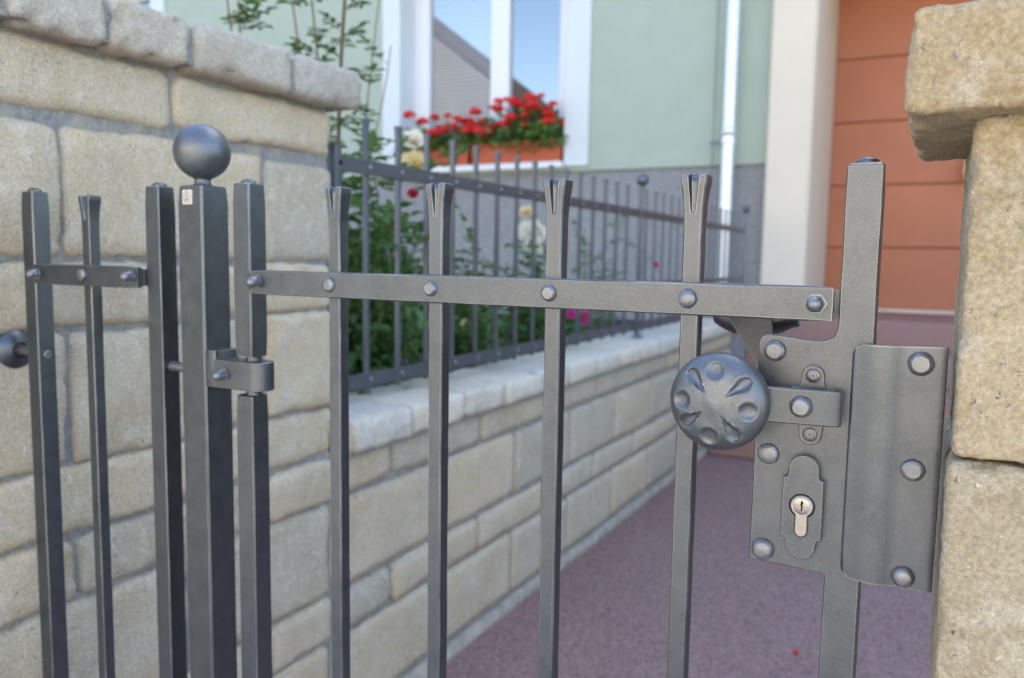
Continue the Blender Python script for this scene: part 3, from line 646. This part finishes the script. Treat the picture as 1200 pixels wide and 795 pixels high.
for x0, x1 in ((HX0, PT[0]), (PT[1], HX1)): bx('plinth', M_PLINTH, x0, x1, HY0 + .022, HY0 + .32, -.1, PZ - .003)
mb = MB(); mb.add(*boxvf(HX0, HX0 + .3, HY0 + .323, HY1, -.1, HZ)); mb.add(*boxvf(HX1 - .3, HX1, HY0 + .323, HY1, -.1, HZ)); mb.add(*boxvf(HX0 + .303, HX1 - .303, HY1 - .3, HY1, -.1, HZ)); mb.obj('wall', M_GREEN, house, smooth=0)
bx('ceiling', M_ROOM, HX0 + .303, HX1 - .303, HY0 + .323, HY1 - .303, 4.4, 4.5)
bx('room_wall', M_ROOM, HX0 + .303, HX1 - .303, 9.2, 9.3, 0, 4.38)
ry = (HY0 + HY1) / 2; mb = MB(); v = []
for x in (HX0 - .4, HX1 + .4): v += [(x, HY0 - .55, HZ - .12), (x, ry, HZ + 3.0), (x, HY1 + .55, HZ - .12), (x, HY1 + .55, HZ - .3), (x, ry, HZ + 2.8), (x, HY0 - .55, HZ - .3)]
mb.add(v, [(0, 1, 7, 6), (1, 2, 8, 7), (2, 3, 9, 8), (3, 4, 10, 9), (4, 5, 11, 10), (5, 0, 6, 11), (0, 5, 4, 1), (1, 4, 3, 2), (6, 7, 10, 11), (7, 8, 9, 10)]); mb.obj('roof', M_ROOF, house, smooth=0)
mb = MB()
for x in (HX0 + .02, HX1 - .3): mb.add(*loft([[(xx, HY0, HZ), (xx, HY1, HZ), (xx, ry, HZ + 2.8)] for xx in (x, x + .28)]))
mb.obj('gable_wall', M_GREEN, house, smooth=0)
def window(W, mul, fy=6.20):
    x0, x1, z0, z1 = W
    wn = bx('window', M_WHITE, x0 - .002, x1 + .002, fy + .01, fy + .08, z0 - .002, z0 + .09, house, .006)     # sash bottom
    mb = MB()
    for a, b_, c0, c1 in ((x0 - .002, x0 + .165, z0 + .0905, z1), (x1 - .165, x1 + .002, z0 + .0905, z1), (mul - .092, mul + .092, z0 + .0905, z1 - .0905), (x0 + .166, x1 - .166, z1 - .09, z1)): mb.add(*bevbox(a, b_, fy, fy + .08, c0, c1, .008, 2))
    mb.obj('frame', M_WHITE, wn)
    for a, b_ in ((x0 + .16, mul - .088), (mul + .088, x1 - .16)): MB().add(*boxvf(a, b_, fy + .036, fy + .044, z0 + .085, z1 - .085)).obj('pane', M_GLASS, wn, smooth=0)
    for nm, xa, xb in (('surround', x0 - .187, x0), ('surround', x1, x1 + .20)): bx(nm, M_SURR, xa, xb, HY0 - .025, HY0 + .05, PZ + .038, z1 + .2, wn, .004)
    bx('surround', M_SURR, x0 + .001, x1 - .001, HY0 - .025, HY0 + .05, z1 + .001, z1 + .2, wn, .004)
    for xa, xb in ((x0 - .001, x0 + .006), (x1 - .006, x1 + .001)): bx('reveal', M_SURR, xa, xb, HY0 - .024, fy, z0, z1, wn)
    bx('sill', M_WHITE, x0 + .008, x1 - .008, HY0 - .07, fy + .012, z0 - .04, z0 + .012, wn, .006)
    return wn
wn = window(W1, -3.465)
window(W2, -8.4)
mb = MB(); z = 1.98
while z < 3.5:
    mb.add(*loft([[(-4.18, 6.255, z), (-4.18, 6.262, z + .020), (-4.18, 6.263, z + .020), (-4.18, 6.256, z)], [(-3.565, 6.255, z), (-3.565, 6.262, z + .020), (-3.565, 6.263, z + .020), (-3.565, 6.256, z)]])); z += .034
mb.obj('blind', M_BLIND, wn, kind='stuff', smooth=0)
# downpipe, bracket and lightning cable
dp = MB().add(*lathe((-1.412, 5.895, 0), (0, 0, 1), [(.046, .70), (.046, .71), (.046, 1.97), (.046, 1.985), (.0505, 1.99), (.0505, 2.02), (.047, 2.03), (.047, 2.05), (.047, HZ - .17), (.047, HZ - .15)], 28)).obj('downpipe', M_ZINC, house, smooth=50)
MB().add(*lathe((-1.412, 5.895, 1.925), (0, 0, 1), [(.053, 0), (.053, .03)], 28)).obj('pipe_clamp', M_ZINC, dp)
MB().add(*bevbox(-1.55, -1.44, 5.91, 5.925, 1.93, 1.95, .002)).obj('clamp_arm', M_IRON_FENCE, dp)
MB().add(*tube([(-1.535, 5.95, .4), (-1.535, 5.95, 3.0), (-1.535, 5.95, 7.2)], 0.004, 8)).obj('lightning_cable', M_IRON_FENCE, house)
# portal: pilasters, recess, door panels
bx('pilaster', M_CREAM, PT[0] + .002, -.850, 5.90, 7.02, 0, 3.548, house, .018)
bx('pilaster', M_CREAM, 1.65, PT[1] - .002, 5.90, 7.02, 0, 3.548, house, .018)
bx('portal_head', M_CREAM, -.848, 1.648, 6.0, 7.02, 3.30, 3.546, house)
door = bx('door', M_GROOVE, -.86, 1.66, 7.022, 7.06, .70, 3.32, house)
zz = .728
for z1 in (1.2125, 1.702, 2.192, 2.68, 3.17, 3.30):
    bx('panel', M_DOORP, -.849, 1.649, 6.995, 7.021, zz + .004, z1 - .004, door, .005); zz = z1
bx('threshold', M_STRIP, -.849, 1.649, 6.90, 6.992, .713, .738, door, .003)
lp = bx('wall_lamp_arm', M_BRASS, .20, .22, 6.93, 6.994, 1.80, 1.82, house)
MB().add(*lathe((.155, 6.90, 1.80), (0, 0, 1), [(.02, -.09), (.06, -.08), (.075, -.02), (.07, .05), (.05, .09), (.02, .10)], 20)).obj('wall_lamp_shade', M_LAMP, lp)

# ------------------------------------------------------------------ entrance steps
stp = thing('entrance_steps', (.3, 5.3, 0), 'red terrazzo steps rising to the orange brown door', 'steps')
ys = (4.46, 4.90, 5.34, 5.78)
for i, y0 in enumerate(ys):
    y1 = ys[i + 1] + .03 if i < 3 else 6.995
    x0 = -1.112
    bx('step', M_STEP, x0, 1.64 if i < 3 else 1.64, y0, (y1 if i < 3 else 5.898), i * .178 + (.001 if i == 0 else 0), (i + 1) * .178, stp, .008)
bx('landing', M_STEP, -.848, 1.648, 5.8985, 6.992, 0, .712, stp)
bx('side_block', M_PLINTH, -1.32, -1.114, 5.045, 6.02, 0, .71, stp)

# ------------------------------------------------------------------ plants
def leaf(mb, p, d, nrm, L, Wd, fold=.25):
    d = d.normalized(); s = d.cross(nrm)
    if s.length < 1e-4: s = d.orthogonal()
    s.normalize(); u = s.cross(d)
    a = p; m1 = p + d * L * .35; m2 = p + d * L * .72; t = p + d * L - u * L * .12
    v = [a, m1 + s * Wd * .5 + u * Wd * fold, m2 + s * Wd * .38 + u * Wd * fold * .8, t, m2 - s * Wd * .38 + u * Wd * fold * .8, m1 - s * Wd * .5 + u * Wd * fold, m1, m2 - u * L * .03]
    mb.add(v, [(0, 1, 6), (1, 2, 7, 6), (2, 3, 7), (0, 6, 5), (6, 7, 4, 5), (7, 3, 4)])
def rv(rg, s=1.0): return Vector((rg.gauss(0, 1), rg.gauss(0, 1), rg.gauss(0, 1))).normalized() * s
def sprig(mb, st, rg, p, d, n, L, Wd, length):
    """pinnate spray: thin stalk with paired leaflets"""
    pts = [p]; q = p.copy(); dd = d.normalized()
    for i in range(n):
        dd = (dd + rv(rg, .12) + Vector((0, 0, -.05))).normalized(); q = q + dd * length / n; pts.append(q.copy())
        side = dd.cross(Vector((0, 0, 1))); side = side.normalized() if side.length > .01 else Vector((1, 0, 0))
        for sg in (-1, 1): leaf(mb, q, (side * sg + dd * .5 + rv(rg, .2)), (Vector((0, 0, 1)) + rv(rg, .35)).normalized(), L * rg.uniform(.7, 1.2), Wd * rg.uniform(.8, 1.15))
    leaf(mb, q, dd, Vector((0, 0, 1)), L, Wd)
    if st is not None: st.add(*tube(pts, .0012, 4))
def rose_head(name, mat, P, r, par, seed):
    rg = random.Random(seed); mb = MB(); ax = (Vector((.6, -.9, .5)) + rv(rg, .3)).normalized(); t = ax.orthogonal().normalized(); b = ax.cross(t)
    for ring, (cnt, tilt, sc_) in enumerate(((6, .25, 1.0), (5, .62, .85), (5, .95, .62), (3, 1.25, .42))):
        for k in range(cnt):
            th = 2 * math.pi * (k + .5 * ring) / cnt + rg.uniform(-.25, .25); rd = t * math.cos(th) + b * math.sin(th); sd2 = ax.cross(rd); V = []; tl = tilt + rg.uniform(-.15, .15)
            for i in range(4):
                u = i / 3; rad = r * sc_ * u; hh = rad * math.sin(tl) * (1 if u < .8 else .92); rr = rad * math.cos(tl); wd = r * sc_ * .62 * math.sin(math.pi * (.15 + .62 * u))
                for j in (-1, 0, 1): V.append(P + ax * (hh + (.12 * r if j else 0) * u) + rd * rr + sd2 * wd * j)
            mb.add(V, [(i * 3 + j, i * 3 + j + 1, i * 3 + j + 4, i * 3 + j + 3) for i in range(3) for j in range(2)])
    return mb.obj(name, mat, par, smooth=80)
def rose_bush(label, base, stems, height, spread, nl, heads, seed, mat=M_LEAF, L=.042, bias=(0, 0)):
    rg = random.Random(seed); root = thing('rose_bush', base, label, 'rose bush', 'rose bushes behind the fence'); B = Vector(base); sm = MB(); lm = MB()
    tips = []
    for s in range(stems):
        p = B + Vector((rg.uniform(-.05, .05), rg.uniform(-.08, .08), -.03)); d = Vector((rg.gauss(bias[0], spread), rg.gauss(bias[1], spread), 1)).normalized(); H = height * rg.uniform(.6, 1.05); pts = [p.copy()]; n = 9
        for i in range(n): d = (d + rv(rg, .14) + Vector((0, 0, .05))).normalized(); p = p + d * H / n; pts.append(p.copy())
        sm.add(*tube(pts, [.006 * (1 - .7 * i / n) for i in range(n + 1)], 5)); tips.append(pts)
    for i in range(nl):
        pts = rg.choice(tips); k = rg.uniform(.12, 1); x = k * (len(pts) - 1); i0 = min(int(x), len(pts) - 2); p = pts[i0].lerp(pts[i0 + 1], x - i0)
        sprig(lm, None, rg, p, rv(rg) + Vector((0, 0, .25)), 3, L, L * .62, rg.uniform(.07, .15))
    sm.obj('stem', M_GSTEM, root, smooth=60); lm.obj('foliage', mat, root, kind='stuff', smooth=0)
    for j, (P, r, m, nm) in enumerate(heads):
        P = Vector(P); f = rose_head(nm, m, P, r, root, seed * 10 + j)
        bp = min((q for pts in tips for q in pts[3:]), key=lambda q: (q - P).length); MB().add(*tube([bp, bp.lerp(P, .5) + Vector((.01, 0, .02)), P], .002, 5)).obj('stalk', M_GSTEM, root)
    return root
rose_bush('dense dark rose bush with cream blooms against the tall wall end', (-1.50, 1.85, .62), 10, .75, .20, 330, [((-1.50, 2.14, 1.37), .052, M_YROSE, 'bloom'), ((-1.52, 2.16, 1.455), .040, M_WROSE, 'bloom'), ((-1.50, 2.13, 1.285), .019, M_RROSE, 'bloom')], 101, bias=(-.05, .1))
rose_bush('dark leafy rose bush with small crimson buds', (-1.62, 2.05, .62), 9, .62, .22, 260, [((-1.50, 2.01, 1.19), .019, M_RROSE, 'bud'), ((-1.49, 1.99, 1.16), .016, M_RROSE, 'bud')], 102)
rose_bush('light green rose bush with a few thin shoots', (-1.58, 2.55, .62), 7, .58, .22, 120, [], 103, mat=M_LEAF2)
rose_bush('low rose bush carrying one large white bloom', (-1.52, 2.92, .62), 6, .50, .18, 120, [((-1.49, 2.95, 1.185), .062, M_WROSE, 'bloom'), ((-1.50, 2.93, 1.27), .032, M_YROSE, 'bloom'), ((-1.47, 2.93, 1.12), .04, M_WROSE, 'bloom')], 104)
rose_bush('low bush with magenta blooms close to the fence foot', (-1.55, 3.42, .62), 6, .30, .3, 110, [((-1.50, 3.39, .835), .026, M_PINK, 'bloom'), ((-1.50, 3.55, .815), .026, M_PINK, 'bloom'), ((-1.48, 3.50, .79), .018, M_PINK, 'bloom')], 105)
rose_bush('thin climbing rose with sparse leaves before the grey house base', (-1.55, 3.78, .62), 3, .72, .05, 46, [((-1.5, 4.6, 1.06), .02, M_RROSE, 'bud')], 106, L=.036)
rose_bush('small ground hugging rose under the first fence bars', (-1.50, 1.60, .62), 8, .34, .3, 230, [], 107)
rose_bush('bushy low rose filling the bed between taller roses', (-1.50, 2.33, .62), 8, .36, .3, 190, [((-1.42, 2.33, .86), .02, M_YROSE, 'bud')], 108)
# tall shrub rising behind the wall end
rg = random.Random(200); sh = thing('tall_shrub', (-1.75, 2.0, .62), 'tall airy shrub with bare brown stems and small leaves above the wall', 'shrub'); sm = MB(); lm = MB()
stems = [((-1.70, 2.02, .58), (-1.75, 2.08, 2.45), .009), ((-1.72, 2.0, .58), (-1.78, 1.96, 2.3), .005), ((-1.74, 1.95, .58), (-1.80, 1.90, 2.2), .005), ((-1.78, 1.8, .58), (-1.84, 1.66, 2.1), .0045), ((-1.80, 1.76, .58), (-1.88, 1.75, 2.15), .004), ((-1.76, 2.05, .58), (-1.62, 2.16, 2.0), .004), ((-1.70, 2.04, .58), (-1.52, 2.02, 1.72), .0035)]
for si, (a, b, r0) in enumerate(stems):
    a, b = Vector(a), Vector(b); pts = []
    for i in range(15): t = i / 14; pts.append(a.lerp(b, t) + Vector((nz((t, si, 0), 3, 4), nz((t, si, 5), 3, 9), 0)) * .05 * t)
    sm.add(*tube(pts, [r0 * (1 - .6 * i / 14) for i in range(15)], 6))
    for i in range((26, 22, 22, 20, 20, 5, 8)[si] + (14 if si == 0 else 0)):
        t = rg.uniform(.35, 1); x = t * 14; i0 = min(13, int(x)); p = pts[i0].lerp(pts[i0 + 1], x - i0); th = rg.uniform(0, 6.28)
        sprig(lm, sm, rg, p, Vector((math.cos(th), math.sin(th), .7)), 3, .043, .018, rg.uniform(.045, .10))
sm.obj('stem', M_BARK, sh, smooth=60); lm.obj('foliage', M_SHRUB, sh, kind='stuff', smooth=0)
# window boxes with geraniums
def planter(x0, x1, label):
    t = thing('planter_box', ((x0 + x1) / 2, 6.06, 1.865), label, 'planter', 'terracotta planters on the window sill'); mb = MB(); y0, y1, z0, z1 = 5.95, 6.14, 1.866, 2.035
    def ring(e, z, q=0): return [(x0 + q - e, y0 + q - e, z), (x1 - q + e, y0 + q - e, z), (x1 - q + e, y1 - q + e, z), (x0 + q - e, y1 - q + e, z)]
    mb.add(*loft([ring(-.018, z0), ring(0, z1 - .022), ring(.008, z1 - .021), ring(.008, z1), ring(-.006, z1), ring(-.016, z1 - .03)])); mb.obj('box', M_TERRA, t, smooth=0)
    MB().add(*boxvf(x0 + .018, x1 - .018, y0 + .018, y1 - .018, z1 - .05, z1 - .028)).obj('soil', M_SOIL, t, smooth=0); return t
planter(-4.25, -3.625, 'shorter terracotta planter box beside the window reveal'); planter(-3.60, -2.755, 'longer terracotta planter box under the tallest geraniums')
def geranium(x0, x1, hts, nh, label, seed):
    rg = random.Random(seed); root = thing('geranium', ((x0 + x1) / 2, 6.04, 2.0), label, 'geranium', 'geraniums in the window boxes'); lm = MB(); sm = MB(); heads = []
    Hh = lambda x: hts[0] + (hts[1] - hts[0]) * math.sin(math.pi * min(1, max(0, (x - x0) / (x1 - x0)))) ** .6
    for i in range(int(900 * (x1 - x0))):
        x = rg.uniform(x0 - .04, x1 + .02); y = 6.03 + rg.gauss(0, .075); z = 2.0 + abs(rg.gauss(0, .5)) * Hh(x) * .62 - (.05 if rg.random() < .25 else 0); p = Vector((x, y - .02 if z < 2.02 else y, z)); d = rv(rg); d.z = d.z * .5 + .1; d.y -= .3
        leaf(lm, p, d, (Vector((0, -.4, 1)) + rv(rg, .5)).normalized(), .055, .058, .15)
    for i in range(nh):
        x = x0 + (x1 - x0) * (i + rg.random()) / nh; lv = rg.random() ** .8; z = 2.03 + (Hh(x) - .03) * (.18 + .82 * lv) + rg.uniform(-.02, .02); y = 6.0 + rg.gauss(0, .07) - .03; P = Vector((x, y, z))
        hm = MB(); hr = rg.uniform(.034, .058)
        for k in range(56):
            d = rv(rg); d.z = abs(d.z) * .8 - .15; q = P + d * hr; tt = d.orthogonal().normalized(); bb = d.cross(tt); s = hr * .34
            hm.add([q + tt * s, q + bb * s, q - tt * s, q - bb * s, q + d * s * .25], [(0, 1, 4), (1, 2, 4), (2, 3, 4), (3, 0, 4)])
        hm.obj('flower_head', M_RED, root, smooth=0); sm.add(*tube([(x + rg.uniform(-.04, .04), 6.05, 2.0), (x, (y + 6.05) / 2, (z + 2.0) / 2 + .02), tuple(P)], .003, 5))
    sm.obj('stalk', M_GSTEM, root, smooth=60); lm.obj('foliage', M_GERL, root, kind='stuff', smooth=0)
geranium(-4.24, -3.60, (.24, .31), 24, 'lower red geraniums spilling over the shorter planter box', 301)
geranium(-3.60, -2.76, (.32, .42), 31, 'tallest red geraniums crowding the longer planter box', 302)

# ------------------------------------------------------------------ neighbour across the street (seen mirrored in the window)
opp = thing('neighbour_house', (-18, -16, -.15), 'brown gabled house across the street mirrored in the window', 'house')
mb = MB(); gx0, gx1, gy0, gy1 = -24.4, -13.2, -14.6, -12.0; gm = (gx0 + gx1) / 2; ez = 6.6
mb.add(*loft([[(gx0, y, -.15), (gx1, y, -.15), (gx1, y, ez), (gm, y, ez + 4.15), (gx0, y, ez)] for y in (gy0, gy1)])); mb.obj('wall', M_OPPW, opp, smooth=0)
mb = MB(); sl = 4.15 / (gx1 - gm)
for sg in (-1, 1):
    e = gm + sg * ((gx1 - gm) + .75); ze = ez + 4.15 - sl * ((gx1 - gm) + .75)
    mb.add(*loft([[(gm, y, ez + 4.17), (e, y, ze + .02), (e, y, ze + .12), (gm, y, ez + 4.3)] for y in (gy0 - .2, gy1 + .12)]))
mb.obj('roof', M_OPPR, opp, smooth=0)
for x in (-21.5, -18.45, -15.4):
    w_ = MB().add(*bevbox(x - .6, x + .6, gy1 - .02, gy1 + .05, 2.0, 3.5, .01)).obj('window', M_WHITE, opp); MB().add(*boxvf(x - .5, x + .5, gy1 + .052, gy1 + .058, 2.1, 3.4)).obj('pane', M_GLASS, w_, smooth=0)

# unseen additions: pale sunlit house for warm bounce, and the hedge for dark metal reflections
nb = thing('bounce_cream_house', (0, -16, -.15), 'cream rendered house added out of view across the street to bounce warm light onto the gate', 'house')
MB().add(*boxvf(-9.0, 9.5, -21, -12.2, -.15, 6.6)).obj('wall', simple('cream_street_render', (.60, .54, .45), .9, 3, .05), nb, smooth=0)
MB().add(*loft([[(x, -21.6, 6.55), (x, -11.6, 6.55), (x, -16.6, 10.0)] for x in (-9.4, 9.9)])).obj('roof', M_ROOF, nb, smooth=0)
for x in (-6.5, -2.6, 2.6, 6.5):
    for z in (.9, 3.9):
        w_ = MB().add(*bevbox(x - .65, x + .65, -12.22, -12.14, z, z + 1.5, .01)).obj('window', M_WHITE, nb); MB().add(*boxvf(x - .54, x + .54, -12.138, -12.132, z + .1, z + 1.4)).obj('pane', M_GLASS, w_, smooth=0)
hd = thing('reflection_hedge', (2.6, 3.4, 0), 'clipped low dark green hedge added out of view beside the drive to darken metal reflections', 'reflection_hedge')  # out of view, added so the bars' side faces reflect something dark
rg = random.Random(400); lm = MB()
for i in range(5000):
    f = rg.random(); y = rg.uniform(1.0, 5.85); z = rg.uniform(.02, .95); x = 2.05 + rg.gauss(0, .05) if f < .62 else rg.uniform(2.05, 3.1)
    if f >= .62: z = .92 + rg.gauss(0, .04)
    leaf(lm, Vector((x, y, z)), Vector((-1, 0, .3)) + rv(rg, 1.2), rv(rg), .075, .05)
lm.obj('foliage', M_LEAF, hd, kind='stuff', smooth=0)
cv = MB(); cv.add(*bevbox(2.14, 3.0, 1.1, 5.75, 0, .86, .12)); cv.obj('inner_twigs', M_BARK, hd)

pt = MB(); pt.add([(-.306, 2.271, .002), (-.294, 2.266, .006), (-.290, 2.278, .003), (-.297, 2.288, .008), (-.307, 2.284, .004), (-.299, 2.278, .002)], [(0, 1, 5), (1, 2, 5), (2, 3, 5), (3, 4, 5), (4, 0, 5)])
tag(pt.obj('fallen_petal', M_RED, smooth=60), 'single red petal lying on the reddish paving', 'petal')
